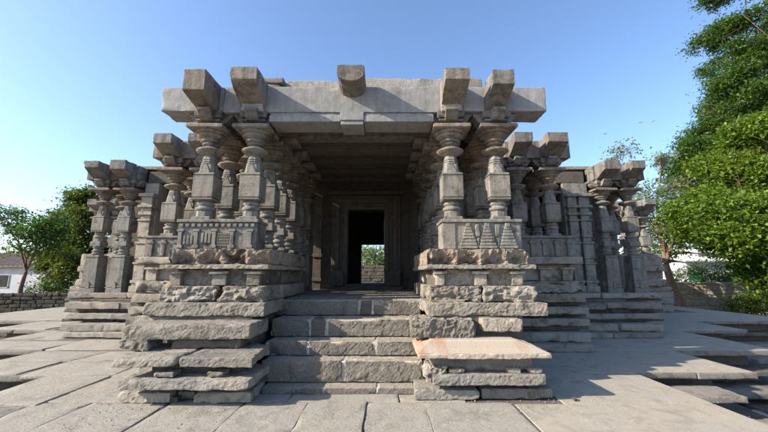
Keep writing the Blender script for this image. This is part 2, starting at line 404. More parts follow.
for s in (-1, 1):
    for x, y in ((1.68, 5.62), (2.45, 5.62), (2.45, 6.38), (2.45, 7.15)): pillar(s*x, y)
    for x, y in ((1.68, 6.40), (1.68, 7.15), (1.68, 7.92), (1.68, 8.75), (1.68, 9.55), (2.95, 8.75), (2.45, 7.92)): pillar(s*x, y, True)
    for x, y in ((3.72, 8.0), (4.5, 8.0), (4.5, 8.8)): pillar(s*x, y)
    for x, y in ((3.72, 8.8), (5.6, 10.3), (7.0, 9.92), (7.75, 9.92), (7.75, 10.7), (7.0, 10.7), (7.75, 12.4)): pillar(s*x, y, True)
    for x, y in ((11.2, 15.), (12.0, 15.), (12.0, 15.8), (9.6, 15.)): pillar(s*x, y)
bpy.data.objects.remove(ped)

# ---- beams
def beam(x0, x1, y0, y1, z0=4.245, z1=4.675, name='beam', mat='beam', **kw):
    return part(rbox(MB(), AX+x0, AX+x1, y0, y1, z0, z1, r=.014, cell=kw.pop('cell', .14), amp=kw.pop('amp', .0035), chip=1.5, **kw), name, mat)
# the great front beam: centre span and the two projecting ends
b = rbox(MB(), AX-2.2, AX+1.62, 5.42, 5.90, 4.215, 4.69, r=.012, cell=.041, amp=.0035, chip=1.6)
part(b, 'beam', 'beam')
beam(-3.28, -2.206, 5.43, 5.89, 4.245, 4.685, cell=.045); beam(1.626, 3.32, 5.43, 5.89, 4.245, 4.688, cell=.045)
b = MB()                              # moulded fascia under the beam, interrupted by a plain boss
for x0, x1 in ((-1.40, -.20), (.20, 1.38)):
    sbox(b, AX+x0, AX+x1, 5.44, 5.86, 4.15, 4.212); sbox(b, AX+x0, AX+x1, 5.40, 5.86, 4.04, 4.148)
sbox(b, AX-.198, AX+.198, 5.385, 5.86, 4.06, 4.212); sbox(b, AX-.19, AX+.19, 5.405, 5.85, 3.99, 4.058)
part(b, 'lintel', 'beam')
for s in (-1, 1):                    # worn blocks between the capitals and the beam
    x0, x1 = mir(s, 1.50, 1.86)
    part(rbox(MB(), x0, x1, 5.33, 5.425, 4.20, 4.60, r=.02, cell=.05, amp=.01), 'carved_block', 'beam' if s < 0 else 'rough')
# roof edge slabs above the beam
for x0, x1, z0, z1, y in ((-2.05, -1.28, 4.695, 4.80, 5.50), (-1.27, .02, 4.695, 4.985, 5.70), (.03, 1.72, 4.695, 5.02, 5.70), (1.95, 2.30, 4.695, 4.97, 5.6), (-3.0, -2.06, 4.695, 4.76, 5.8)):
    part(rbox(MB(), AX+x0, AX+x1, y, 7.9, z0, z1, r=.02, cell=.12, amp=.008, chip=1.4, skew=.02), 'roof_slab', 'slab')
part(rbox(MB(), AX-2.05, AX-1.25, 5.56, 6.6, 4.845, 4.95, r=.02, cell=.12, amp=.008, chip=1.4), 'roof_slab', 'slab')
# projecting beam ends
def stub(x, y0, y1, w_, ztop, zlo_front, zlo_back, name='beam_end', round_=False, mat='stub', label=None):
    t_ = MB(); zl0 = min(zlo_back, zlo_front)
    rbox(t_, -w_, w_, y0, y1, zl0, ztop, r=.012, cell=.045, amp=.002, chip=1.6)
    out_ = []
    for x_, y_, z_ in t_.v:
        t = min(1, (y_-y0)/(y1-y0)*1.15); zl = zlo_front+(zlo_back-zlo_front)*t
        if round_: zl += .13*(1-math.sqrt(max(0, 1-(x_/w_)**2)))
        out_.append((AX+x+x_, y_, ztop-(ztop-z_)*(ztop-zl)/(ztop-zl0)))
    b = MB(); b.add(out_, t_.f, False)
    return part(b, name, mat, label)
stub(-2.45, 4.92, 5.60, .175, 4.70, 4.35, 4.20); stub(-1.68, 4.92, 5.60, .215, 4.74, 4.53, 4.24)
stub(0.0, 5.02, 5.75, .22, 4.84, 4.56, 4.45, round_=True)
stub(1.70, 4.92, 5.60, .195, 4.72, 4.53, 4.22); stub(2.43, 4.94, 5.60, .175, 4.71, 4.46, 4.20)
# cross beams and ceiling of the porch, interior shade painted in with dark stone
for y in (6.40, 7.15, 7.92, 8.75, 9.55):
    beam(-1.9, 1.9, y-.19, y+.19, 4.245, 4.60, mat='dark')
    part(sbox(MB(), AX-1.45, AX+1.45, y-.15, y+.15, 4.12, 4.242), 'lintel', 'stub' if y < 6.5 else 'dark')  # front lintel kept lighter, its lit edge put into the colour
for s in (-1, 1):
    a, c = (-2.66, -2.24) if s < 0 else (2.24, 2.66)
    beam(a, c, 5.905, 8.6, 4.25, 4.66)
    a, c = (-2.235, -1.905) if s < 0 else (1.905, 2.235)
    for y in (6.40, 7.15, 7.92): beam(a, c, y-.17, y+.17, 4.26, 4.58)
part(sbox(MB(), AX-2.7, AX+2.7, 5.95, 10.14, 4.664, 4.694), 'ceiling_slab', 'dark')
for y in (6.40, 7.15, 7.92, 8.75):
    for s in (-1, 1):
        x0, x1 = mir(s, 1.12, 1.47); part(rbox(MB(), x0, x1, y-.17, y+.17, 4.0, 4.115, r=.03, cell=.06, amp=.008), 'corbel', 'stub')
        x0, x1 = mir(s, 1.30, 1.46); part(rbox(MB(), x0, x1, y-.2, y+.2, 3.86, 3.998, r=.03, cell=.06, amp=.008), 'corbel', 'stub')
# second pair of bays
def bay(s, xs, y, end, yback, k=.0):
    x0, x1 = mir(s, xs[0]-.28, end)
    part(rbox(MB(), x0, x1, y-.2, y+.2, 4.245, 4.655+k, r=.014, cell=.15, amp=.006, chip=1.), 'beam', 'stub')
    for x in xs: stub(s*x, y-.66, y-.205, rnd.uniform(.19, .24), 4.69+k+rnd.uniform(-.02, .02), 4.47+rnd.uniform(-.04, .02), 4.25)
    xo = xs[-1]
    x0, x1 = mir(s, xo-.2, xo+.2); part(rbox(MB(), x0, x1, y+.205, yback, 4.25, 4.63+k, r=.014, cell=.2, amp=.006), 'beam', 'stub')
    x0, x1 = mir(s, xs[0]-.15, xo+.1); part(rbox(MB(), x0, x1, y-.05, y+.5, 4.66+k, 4.74+k, r=.014, cell=.2, amp=.01), 'roof_slab', 'slab')
for s in (-1, 1):
    bay(s, (3.72, 4.5), 8.0, 5.0, 9.7); bay(s, (7.0, 7.75), 9.92, 8.22, 14.2); bay(s, (9.6, 11.2, 12.0), 15., 12.5, 19.)
    x0, x1 = mir(s, 5.05, 6.6); part(rbox(MB(), x0, x1, 10.0, 10.3, 4.22, 4.58, r=.014, cell=.15, amp=.006), 'beam', 'dark')
    x0, x1 = mir(s, 2.7, 3.42); part(rbox(MB(), x0, x1, 7.9, 8.25, 4.2, 4.60, r=.014, cell=.15, amp=.006), 'beam', 'stub')
    x0, x1 = mir(s, 2.71, 4.9); part(sbox(MB(), x0, x1, 8.25, 10.14, 4.64, 4.662), 'ceiling_slab', 'dark')
    x0, x1 = mir(s, 0.0, 8.1); part(sbox(MB(), x0, x1, 10.15 if 1 else 0, 20.6, 4.70, 4.80), 'roof_slab', 'slab')
    x0, x1 = mir(s, 8.11, 12.3); part(sbox(MB(), x0, x1, 15.2, 19.5, 4.67, 4.76), 'roof_slab', 'slab')
    x0, x1 = mir(s, 8.3, 9.3); part(rbox(MB(), x0, x1, 14.85, 15.2, 4.22, 4.62, r=.014, cell=.2, amp=.006), 'beam', 'stub')

# ---- walls
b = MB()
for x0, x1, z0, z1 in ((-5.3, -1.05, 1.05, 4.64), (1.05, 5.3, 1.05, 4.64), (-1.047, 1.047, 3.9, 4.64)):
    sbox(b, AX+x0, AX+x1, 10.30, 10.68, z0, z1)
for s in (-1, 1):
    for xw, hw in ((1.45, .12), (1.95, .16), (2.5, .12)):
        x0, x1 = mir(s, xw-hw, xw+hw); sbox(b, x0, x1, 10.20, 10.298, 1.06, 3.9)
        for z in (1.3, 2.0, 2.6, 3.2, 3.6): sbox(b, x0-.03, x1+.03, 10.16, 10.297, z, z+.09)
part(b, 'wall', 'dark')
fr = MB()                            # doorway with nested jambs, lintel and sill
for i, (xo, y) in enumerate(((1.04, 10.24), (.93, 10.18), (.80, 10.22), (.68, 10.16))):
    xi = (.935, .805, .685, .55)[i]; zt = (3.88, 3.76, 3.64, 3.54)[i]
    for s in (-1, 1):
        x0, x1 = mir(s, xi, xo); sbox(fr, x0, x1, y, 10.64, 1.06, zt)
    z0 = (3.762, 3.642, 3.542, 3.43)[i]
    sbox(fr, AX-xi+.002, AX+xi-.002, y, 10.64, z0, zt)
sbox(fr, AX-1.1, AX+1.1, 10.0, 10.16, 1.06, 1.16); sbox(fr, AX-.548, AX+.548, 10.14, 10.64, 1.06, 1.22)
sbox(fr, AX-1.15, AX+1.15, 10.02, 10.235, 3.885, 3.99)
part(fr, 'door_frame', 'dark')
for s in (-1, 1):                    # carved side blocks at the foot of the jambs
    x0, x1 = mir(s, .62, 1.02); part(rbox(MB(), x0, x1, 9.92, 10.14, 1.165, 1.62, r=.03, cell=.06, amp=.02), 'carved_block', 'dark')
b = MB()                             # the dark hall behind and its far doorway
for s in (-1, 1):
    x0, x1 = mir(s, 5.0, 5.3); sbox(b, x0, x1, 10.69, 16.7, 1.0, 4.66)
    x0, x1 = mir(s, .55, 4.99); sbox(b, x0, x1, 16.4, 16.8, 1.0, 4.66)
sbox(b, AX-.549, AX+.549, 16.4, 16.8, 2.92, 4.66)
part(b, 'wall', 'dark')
for s in (-1, 1):
    # ribbed wall panels between the second and third bays
    b = MB(); x0, x1 = mir(s, 5.9 if s > 0 else 6.22, 6.62); sbox(b, x0, x1, 9.95, 10.5, .99, 4.2)
    for xw, hw in ((6.08, .13), (6.42, .15)) if s > 0 else ((6.42, .16),):
        for z0, z1, e in ((1.0, 1.18, 1.25), (1.181, 1.25, 1.), (1.251, 1.34, 1.2), (1.341, 1.78, .95), (1.781, 1.84, 1.15), (1.841, 1.93, .85), (1.931, 2.36, 1.), (2.361, 2.42, 1.2), (2.421, 2.55, .8), (2.551, 3.02, 1.), (3.021, 3.08, 1.2), (3.081, 3.2, .85), (3.201, 3.3, 1.2), (3.301, 3.42, .9), (3.421, 3.5, 1.35), (3.501, 3.75, 1.), (3.751, 3.85, 1.4)):
            a, c = mir(s, xw-hw*e, xw+hw*e); sbox(b, a, c, 9.945-hw*e*1.0, 9.948, z0, z1, .012)
    part(b, 'wall_panel', 'rough' if s < 0 else 'pillar')
    b = MB(); x0, x1 = mir(s, 6.63, 8.0); sbox(b, x0, x1, 11.3, 11.6, .99, 4.62)
    x0, x1 = mir(s, 5.31, 5.89); sbox(b, x0, x1, 10.6, 10.9, .99, 4.62)
    x0, x1 = mir(s, 7.0, 7.3); sbox(b, x0, x1, 11.61, 20., .99, 4.62)
    part(b, 'wall', 'dark')
    x0, x1 = mir(s, 8.3, 8.6)
    b = MB(); x0, x1 = mir(s, 7.31, 10.6); sbox(b, x0, x1, 17., 17.3, .99, 4.62); part(b, 'wall', 'dark')

# ---- floors and cores of the plinths
b = MB()
sbox(b, AX-2.5, AX+2.5, 6.35, 9.0, 0, 1.05)
sbox(b, AX-4.7, AX+4.7, 7.95, 10.2, 0, 1.045)
sbox(b, AX-7.7, AX+7.7, 9.85, 21., 0, 1.0); sbox(b, AX-6.9, AX+6.9, 9.2, 9.84, 0, .85)
sbox(b, AX-12.4, AX+12.4, 14.9, 19.5, 0, .98)
for s in (-1, 1):
    x0, x1 = mir(s, 1.32, 2.55); sbox(b, x0, x1, 5.35, 6.3, 0, 1.62)
    x0, x1 = mir(s, 1.32, 2.5); sbox(b, x0, x1, 5.0, 5.34, 0, .92)
part(b, 'plinth_core', 'dark')
b = MB()                             # porch floor of large flags
xs = [-1.42, -.62, .22, .9, 1.34]; ys = [5.965, 6.9, 7.9, 9.1, 10.13]
for j in range(4):
    off = rnd.uniform(-.2, .2)
    for i in range(4):
        x0 = xs[i]+(off if 0 < i else 0); x1 = xs[i+1]+(off if i+1 < 4 else 0)
        rbox(b, AX+x0+.006, AX+x1-.006, ys[j]+.005, ys[j+1]-.005, .98, 1.068, r=.01, cell=.25, amp=.003)
for s in (-1, 1):
    x0, x1 = mir(s, 1.345, 2.45)
    rbox(b, x0, x1, 6.36, 8.0, .98, 1.066, r=.01, cell=.3); rbox(b, x0, x1, 8.01, 10.15, .98, 1.066, r=.01, cell=.3)
part(b, 'floor', 'slab')

# ---- the front flanks, course by course
def lions(seed, amt=.05, fx=3.2):
    def fn(p, n_):
        if n_.y > -.5 and abs(n_.x) < .5: return Vector((0, 0, 0))
        q = Vector((p.x*fx+seed, p.y*fx, p.z*6))
        a = noise.noise(q)*.8-abs(noise.noise(q*1.9))*1.1+noise.noise(q*4.3)*.35+.35*(noise.cell(q*1.7)-.5)
        return n_*(amt*(a+.1))
    return fn
def hollows(cx, per, amt):
    def fn(p, n_):
        if n_.y > -.4: return Vector((0, 0, 0))
        ph = ((p.x-cx)/per) % 1.0; e = math.sin(math.pi*ph)**.7
        zz = (p.z-1.64)/.23
        d = e*max(0, min(1, (1.15-zz)*1.2))*(.55+.45*max(0, 1-zz)) * (1+.5*noise.noise(p*6))
        return Vector((0, amt*d*(1+.6*noise.noise(p*17)), -.01*noise.noise(p*9)))+n_*.03*noise.noise(p*15)
    return fn
def flank(s):
    W = lambda a, c: mir(s, a, c)
    yb = 7.62
    # parapet: coping, panel and carvings
    x0, x1 = W(1.46, 2.70)
    p = MB(); rbox(p, x0, x1, 5.33, 5.76, 1.885, 2.305, r=.012, cell=.07, amp=.004)
    rbox(p, x0-.02, x1+.02, 5.30, 5.78, 2.307, 2.358, r=.012, cell=.08, amp=.004)
    if s < 0:      # miniature pilasters and a lattice
        n = 13
        for i in range(n):
            xc = x0+.06+(x1-x0-.12)*i/(n-1)
            sbox(p, xc-.028, xc+.028, 5.298, 5.329, 2.235, 2.285)
        for i, xc in enumerate((x0+.05, x0+.30, x0+.58, x0+.86, x1-.10)):
            sbox(p, xc-.03, xc+.03, 5.302, 5.329, 1.90, 2.20); sbox(p, xc-.055, xc+.055, 5.295, 5.329, 2.16, 2.20); sbox(p, xc-.05, xc+.05, 5.295, 5.329, 1.90, 1.95)
        for i in range(8):
            for j in range(5):
                sbox(p, x0+.64+i*.026, x0+.656+i*.026, 5.312, 5.329, 1.93+j*.045, 1.962+j*.045, .003)
        for i in range(3):
            sbox(p, x0+.10+i*.055, x0+.14+i*.055, 5.308, 5.329, 1.96, 2.10, .004)
            sbox(p, x0+.38+i*.055, x0+.42+i*.055, 5.306, 5.329, 1.98, 2.14, .004)
    else:          # plain corner post and three stepped shrine reliefs
        sbox(p, x0+.002, x0+.20, 5.315, 5.329, 1.89, 2.30)
        for xc in (x0+.40, x0+.70, x0+1.02):
            for k in range(7):
                hw = .135-.014*k; z = 1.895+k*.05
                rbox(p, xc-hw, xc+hw, 5.278+.004*k, 5.329, z, z+.042, r=.006, cell=.05, amp=.002)
            rbox(p, xc-.035, xc+.035, 5.29, 5.329, 2.235, 2.29, r=.01, cell=.04, amp=.006)
        for xc in (x0+.55, x0+.86):
            rbox(p, xc-.02, xc+.02, 5.30, 5.329, 1.90, 2.06, r=.01, cell=.04, amp=.008); rbox(p, xc-.035, xc+.035, 5.30, 5.329, 2.08, 2.28, r=.01, cell=.04, amp=.008)
    part(p, 'parapet', 'pillar')
    x0, x1 = W(2.42, 2.70)
    part(rbox(MB(), x0, x1, 5.79, yb, 1.885, 2.355, r=.012, cell=.15, amp=.004), 'parapet', 'pillar')
    # red stained eave course with hollows
    x0, x1 = W(1.20, 2.74)
    part(rbox(MB(), x0, x1, 5.20, yb, 1.645, 1.882, r=.03, cell=.03, amp=.014, chip=1.6, fn=hollows(x0+.06, .385, .17)), 'eave_course', 'red')
    x0, x1 = W(1.17, 2.80)
    part(rbox(MB(), x0, x1, 5.11, yb, 1.575, 1.643, r=.014, cell=.035, amp=.009, chip=2.2), 'plinth_slab', 'rough')
    # recessed course with stub pilasters
    x0, x1 = W(1.32, 2.64); p = MB(); rbox(p, x0, x1, 5.27, yb, 1.33, 1.573, r=.012, cell=.035, amp=.012, fn=lions(3+s, .035, 6))
    for f_ in ((0.02, .13), (.60, .76), (1.16, 1.30)) if s > 0 else ((0., .13), (.62, .82), (1.14, 1.32)):
        a, c = x0+f_[0]-.02, x0+f_[1]
        rbox(p, a, c, 5.19, 5.30, 1.335, 1.50, r=.012, cell=.05, amp=.005); rbox(p, a-.035, c+.035, 5.15, 5.30, 1.502, 1.545, r=.01, cell=.05, amp=.005)
    part(p, 'recessed_course', 'rough')
    # course of weathered carved beasts
    cuts_ = (1.20, 1.98, 2.76) if s > 0 else (1.19, 1.90, 2.77)
    for i in range(2):
        x0, x1 = W(cuts_[i]+.012, cuts_[i+1]-.012)
        part(rbox(MB(), x0, x1, 5.10+rnd.uniform(-.03, .03), 5.9, 1.102, 1.328, r=.03, cell=.028, amp=.009, chip=1.5, fn=lions(rnd.uniform(0, 30), .055, 3.4)), 'carved_course', 'rough', 'eroded course of carved beasts')
    x0, x1 = W(1.20, 2.74); part(rbox(MB(), x0, x1, 5.93, yb, 1.102, 1.325, r=.03, cell=.1, amp=.012), 'carved_course', 'rough')
    x0, x1 = W(1.16, 2.86)
    part(rbox(MB(), x0, x1, 4.97, 6.0, .915, 1.10, r=.02, cell=.03, amp=.009, chip=1.4, skew=.01), 'plinth_slab', 'rough')
    x0, x1 = W(1.4, 2.86); part(rbox(MB(), x0, x1, 6.01, yb, .915, 1.10, r=.03, cell=.12, amp=.01), 'plinth_slab', 'rough')
flank(-1); flank(1)
def slab(x0, x1, y0, y1, z0, z1, mat='rough', name='plinth_slab', **kw):
    kw.setdefault('r', .02); kw.setdefault('cell', .028); kw.setdefault('amp', .0062); kw.setdefault('chip', 1.5)
    return part(rbox(MB(), AX+x0, AX+x1, y0, y1, z0, z1, **kw), name, mat)
# lower left flank
slab(-2.80, -1.19, 4.52, 5.33, .675, .865, skew=.03, r=.03)
slab(-3.0, -2.35, 5.05, 5.6, .80, .91, skew=.03)
slab(-2.60, -1.86, 4.20, 4.9, .455, .56, skew=.05, slope=.03); slab(-1.84, -1.0, 4.19, 4.9, .45, .555, 'slab', skew=.02, slope=.03, r=.02)
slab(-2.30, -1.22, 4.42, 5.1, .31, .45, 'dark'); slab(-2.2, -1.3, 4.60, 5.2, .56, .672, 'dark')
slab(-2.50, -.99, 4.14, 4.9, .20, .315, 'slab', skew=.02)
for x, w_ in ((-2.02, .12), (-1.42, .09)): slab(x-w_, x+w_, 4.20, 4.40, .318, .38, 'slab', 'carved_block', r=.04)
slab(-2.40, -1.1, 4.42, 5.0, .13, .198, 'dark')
slab(-2.60, -2.0, 4.30, 4.9, .012, .125, 'slab', skew=.03); slab(-1.70, -1.02, 4.30, 4.9, .012, .13, 'slab', skew=.03); slab(-1.95, -1.73, 4.42, 4.8, .012, .1, 'slab', skew=.03)
slab(-2.98, -2.45, 5.2, 5.9, .012, .2, 'slab', skew=.03); slab(-2.95, -2.45, 5.2, 5.9, .21, .42, 'rough', skew=.03); slab(-3.0, -2.5, 5.2, 6.0, .43, .60, 'slab', skew=.03)
# lower right flank
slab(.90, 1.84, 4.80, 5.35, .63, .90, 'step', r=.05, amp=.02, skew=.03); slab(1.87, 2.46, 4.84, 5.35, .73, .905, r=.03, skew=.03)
b = MB()                             # stained cream slab with stepped mouldings
rbox(b, AX+.95, AX+2.56, 4.30, 5.2, .50, .562, r=.012, cell=.03, amp=.004, chip=2.2)
def frus(a, c): 
    vs_ = [(AX+a[0], a[2], a[4]), (AX+a[1], a[2], a[4]), (AX+a[1], a[3], a[4]), (AX+a[0], a[3], a[4]), (AX+c[0], c[2], c[4]), (AX+c[1], c[2], c[4]), (AX+c[1], c[3], c[4]), (AX+c[0], c[3], c[4])]
    b.add(vs_, [(3, 2, 1, 0), (4, 5, 6, 7), (0, 1, 5, 4), (1, 2, 6, 5), (2, 3, 7, 6), (3, 0, 4, 7)], False)
frus((.955, 2.55, 4.32, 5.2, .56), (1.02, 2.46, 4.47, 5.2, .592))
frus((1.03, 2.45, 4.48, 5.2, .592), (1.03, 2.45, 4.485, 5.2, .606)); frus((1.04, 2.43, 4.50, 5.2, .606), (1.13, 2.33, 4.66, 5.2, .632)); frus((1.14, 2.30, 4.68, 5.2, .632), (1.16, 2.28, 4.70, 5.2, .652))
part(b, 'plinth_slab', 'marble', 'cream eave slab streaked with rust stains')
slab(1.15, 2.40, 4.50, 5.2, .318, .498, 'slab')
slab(1.12, 2.50, 4.33, 5.1, .19, .315, 'slab', skew=.015)
slab(1.04, 1.32, 4.36, 4.8, .20, .40, 'rough', 'carved_block', r=.05, amp=.025)
for x, w_ in ((1.42, .10), (2.12, .08), (2.38, .08)): slab(x-w_, x+w_, 4.38, 4.56, .318, .375, 'rough', 'carved_block', r=.04)
slab(1.2, 2.40, 4.50, 5.1, .13, .188, 'dark')
slab(.93, 1.70, 4.41, 4.98, .012, .125, 'slab', skew=.02, r=.018); slab(1.73, 2.62, 4.43, 4.98, .012, .13, 'slab', skew=.02, r=.018)

# ---- stepped plinths of the bays at the sides
def courses(s, xa, xb, y, prof, side, yb, n=2, lift=0.):
    """front courses from xa to xb in front of the pillar row at y; (z0, z1, how far out)"""
    for z0, z1, d, mt in prof:
        ext = xb+.05-(d-.5)*(.9 if xb > 6 else .55)
        cuts_ = [xa]+sorted(xa+(ext-xa)*(k+rnd.uniform(-.22, .22))/n for k in range(1, n))+[ext]
        for i in range(len(cuts_)-1):
            x0, x1 = mir(s, cuts_[i]+.008, cuts_[i+1]-.008)
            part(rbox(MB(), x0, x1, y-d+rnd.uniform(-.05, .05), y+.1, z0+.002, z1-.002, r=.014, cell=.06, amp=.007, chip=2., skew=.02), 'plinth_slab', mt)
        if side:
            x0, x1 = mir(s, xb-.35, xb+.06)
            part(rbox(MB(), x0, x1, y+.11, yb, z0+.002, z1-.002, r=.03, cell=.16, amp=.01, chip=1.2, skew=.02), 'plinth_slab', mt)
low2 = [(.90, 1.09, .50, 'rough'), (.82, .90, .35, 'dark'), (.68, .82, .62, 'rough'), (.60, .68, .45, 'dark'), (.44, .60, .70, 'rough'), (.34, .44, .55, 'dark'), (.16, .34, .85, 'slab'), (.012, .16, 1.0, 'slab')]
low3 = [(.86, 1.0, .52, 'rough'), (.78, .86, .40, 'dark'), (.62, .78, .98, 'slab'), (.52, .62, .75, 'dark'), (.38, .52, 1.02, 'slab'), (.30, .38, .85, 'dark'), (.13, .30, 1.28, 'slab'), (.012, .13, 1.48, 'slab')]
for s in (-1, 1):
    courses(s, 2.9, 4.85, 8.0, low2, True, 9.0, 1 if s > 0 else 2)
    courses(s, 5.0, 8.0, 9.92, low3, True, 14., 2)
    courses(s, 8.6, 12.5, 15., [(.8, 1.0, .3, 'rough'), (.55, .8, .5, 'slab'), (.3, .55, .7, 'rough'), (.012, .3, 1., 'slab')], True, 19., 1)
    # second bay: parapet on carved courses
    p = MB(); x0, x1 = mir(s, 2.9, 4.86); rbox(p, x0, x1, 7.70, 8.3, 1.885, 2.305, r=.014, cell=.1, amp=.006); rbox(p, x0-.02, x1+.02, 7.66, 8.32, 2.307, 2.36, r=.014, cell=.12, amp=.006)
    for k in range(7):
        xc = x0+.15+k*(x1-x0-.3)/6; rbox(p, xc-.05, xc+.05, 7.665, 7.70, 1.90, 2.27, r=.012, cell=.06, amp=.006); rbox(p, xc-.08, xc+.08, 7.65, 7.70, 2.18, 2.23, r=.01, cell=.06, amp=.006)
    part(p, 'parapet', 'pillar')
    x0, x1 = mir(s, 4.6, 4.86); part(rbox(MB(), x0, x1, 8.33, 9.7, 1.885, 2.355, r=.014, cell=.15), 'parapet', 'pillar')
    x0, x1 = mir(s, 2.85, 4.92); part(rbox(MB(), x0, x1, 7.56, 9.7, 1.72, 1.882, r=.03, cell=.1, amp=.012, chip=1.5), 'eave_course', 'rough')
    x0, x1 = mir(s, 2.9, 4.80); p = MB(); rbox(p, x0, x1, 7.74, 9.7, 1.36, 1.718, r=.02, cell=.1, amp=.015, fn=lions(5, .03, 5))
    for k in range(4):
        xc = x0+.2+k*(x1-x0-.4)/3; rbox(p, xc-.1, xc+.1, 7.66, 7.76, 1.365, 1.6, r=.012, cell=.06, amp=.006); rbox(p, xc-.16, xc+.16, 7.62, 7.76, 1.602, 1.65, r=.012, cell=.06)
    part(p, 'recessed_course', 'rough')
    x0, x1 = mir(s, 2.88, 4.9); part(rbox(MB(), x0, x1, 7.58, 9.7, 1.095, 1.357, r=.05, cell=.07, amp=.02, chip=1.2, fn=lions(17+s, .09, 3)), 'carved_course', 'rough')
    # rear wings
    x0, x1 = mir(s, 8.3, 12.4); p = MB(); rbox(p, x0, x1, 14.65, 15.2, 1.86, 2.36, r=.02, cell=.2, amp=.01); rbox(p, x0, x1, 14.55, 15.2, 1.62, 1.857, r=.04, cell=.2, amp=.02); rbox(p, x0, x1, 14.7, 15.2, 1.3, 1.617, r=.02, cell=.2, amp=.01); rbox(p, x0, x1, 14.5, 15.2, 1.003, 1.297, r=.05, cell=.15, amp=.03)
    part(p, 'parapet', 'rough')

# ================================================================== STAIRCASE
stair = tag(empty('stone_staircase', (AX, 4.62, 0)), 'short flight of five granite block steps with pale mortar joints leading up to the porch', 'staircase')
YS = [4.62, 4.82, 5.10, 5.48, 5.96]; ZS = [0., .085, .36, .553, .817, 1.066]
XR = [(-1.02, .94), (-1.10, 1.06), (-1.16, 1.10), (-1.20, 1.14), (-1.31, 1.17)]
b = MB()
for i in range(5):
    x0, x1 = XR[i]; y1 = 6.34
    sbox(b, AX+x0, AX+x1, YS[i]+.022, y1-.001*i, ZS[i]+(.004 if i else .006), ZS[i+1]-.012, .01)
o = b.build('mortar_bed', M['mortar'], stair)
def pxx(px, i): return (px-384)/F*(YS[i]*math.cos(P)+(ZS[i]-H)*math.sin(P)) - AX
brk = [[323, 378], [343], [307, 376], [310, 326, 410], [358.6, 372.5]]
for i in range(5):
    xs = [XR[i][0]]+[pxx(p, i) for p in brk[i]]+[XR[i][1]]
    ydeep = (YS[i+1] if i < 4 else 6.34)+.02
    for k in range(len(xs)-1):
        g = .018
        bb = rbox(MB(), AX+xs[k]+g, AX+xs[k+1]-g, YS[i]+rnd.uniform(-.008, .008), ydeep, ZS[i]+(.008 if i else .006), ZS[i+1]-rnd.uniform(0, .008), r=.012, cell=.028, amp=.007 if i else .004, chip=1.8, skew=.006)
        dk = (i == 4 and k == 1) or (i == 3 and k == 1)
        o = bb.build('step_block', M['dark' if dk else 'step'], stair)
        if dk: o['label'] = 'small dark filler block'
# smears of mortar at the joints
for i in range(5):
    xs = [XR[i][0]+.03]+[pxx(p, i) for p in brk[i]]+[XR[i][1]-.03]
    for x in xs:
        bb = rbox(MB(), AX+x-.018-rnd.uniform(0, .010), AX+x+.018+rnd.uniform(0, .012), YS[i]+.004, YS[i]+.08, ZS[i]+.008, ZS[i+1]-.006, r=.012, cell=.022, amp=.017, chip=1.6, skew=.02)
        bb.build('mortar_joint', M['mortar'], stair)

# ---- loose stones
def loose(px, py, Y, w_, d_, h_, z, label, mat='slab', name='loose_stone', grp='loose stones lying about the platform'):
    c = at(px, py, Y); b = rbox(MB(), c.x-w_/2, c.x+w_/2, Y-d_/2, Y+d_/2, z, z+h_, r=min(w_, h_)*.42, cell=.03, amp=.02, chip=1.2)
    o = b.build(name, M[mat]); tag(o, label, 'stone', grp); return o
loose(141, 342, 4.62, .40, .3, .125, .558, 'rounded grey stone resting on the lower left ledge under the big slab', 'rough')
loose(173, 397, 4.38, .20, .14, .07, .012, 'small broken stone on the paving before the left flank', 'dark')
loose(575, 400, 4.40, .05, .05, .03, .006, 'tiny pebble on the paving right of the flank', 'dark')

# ================================================================== GROUND AND PLATFORM
GZ = -1.0
b = MB(); n = 60
g = MB()
xs = np.concatenate([-np.geomspace(1500, 30, 14), np.linspace(-28, 28, 57), np.geomspace(30, 1500, 14)])
ysg = np.concatenate([[-800, -200, -60], np.linspace(-30, 60, 91), np.geomspace(64, 2500, 18)])
vs_ = []; 
for y in ysg:
    for x in xs:
        far = max(abs(x), abs(y))
        h = GZ + .06*noise.noise(Vector((x*.25, y*.25, 0))) + (.02*noise.noise(Vector((x*1.1, y*1.1, 2))))
        vs_.append((float(x), float(y), h))
nx = len(xs)
fs = [(j*nx+i, j*nx+i+1, (j+1)*nx+i+1, (j+1)*nx+i) for j in range(len(ysg)-1) for i in range(nx-1)]
g.add(vs_, fs); o = g.build('ground', M['earth'], None, (0, 0, 0)); o['kind'] = 'structure'

# platform outline in steps: (half width, from Y, to Y)
OUT = [(4.43, -3., 5.60), (6.30, 5.60, 7.15), (8.5, 7.15, 9.70), (10.5, 9.70, 11.5), (14.5, 11.5, 26.)]
def plat(z0, z1, off, mat, name, ledge=True, jit=0.):
    b = MB()
    for i, (hw, ya, yb) in enumerate(OUT):
        y0 = ya-off if i else ya
        y1 = (yb-off) if i < len(OUT)-1 else yb+off
        h = hw+off*.8
        cx0 = AX-h; cx1 = AX+h
        # a thin lip of separate slabs along every visible edge, and the body behind it
        sbox(b, cx0+.35, cx1-.35, y0+(.35 if i else 0), y1+.4*(i < len(OUT)-1), z0, z1-.016, .004)
    o = b.build(name, M[mat], None); o['kind'] = 'structure'
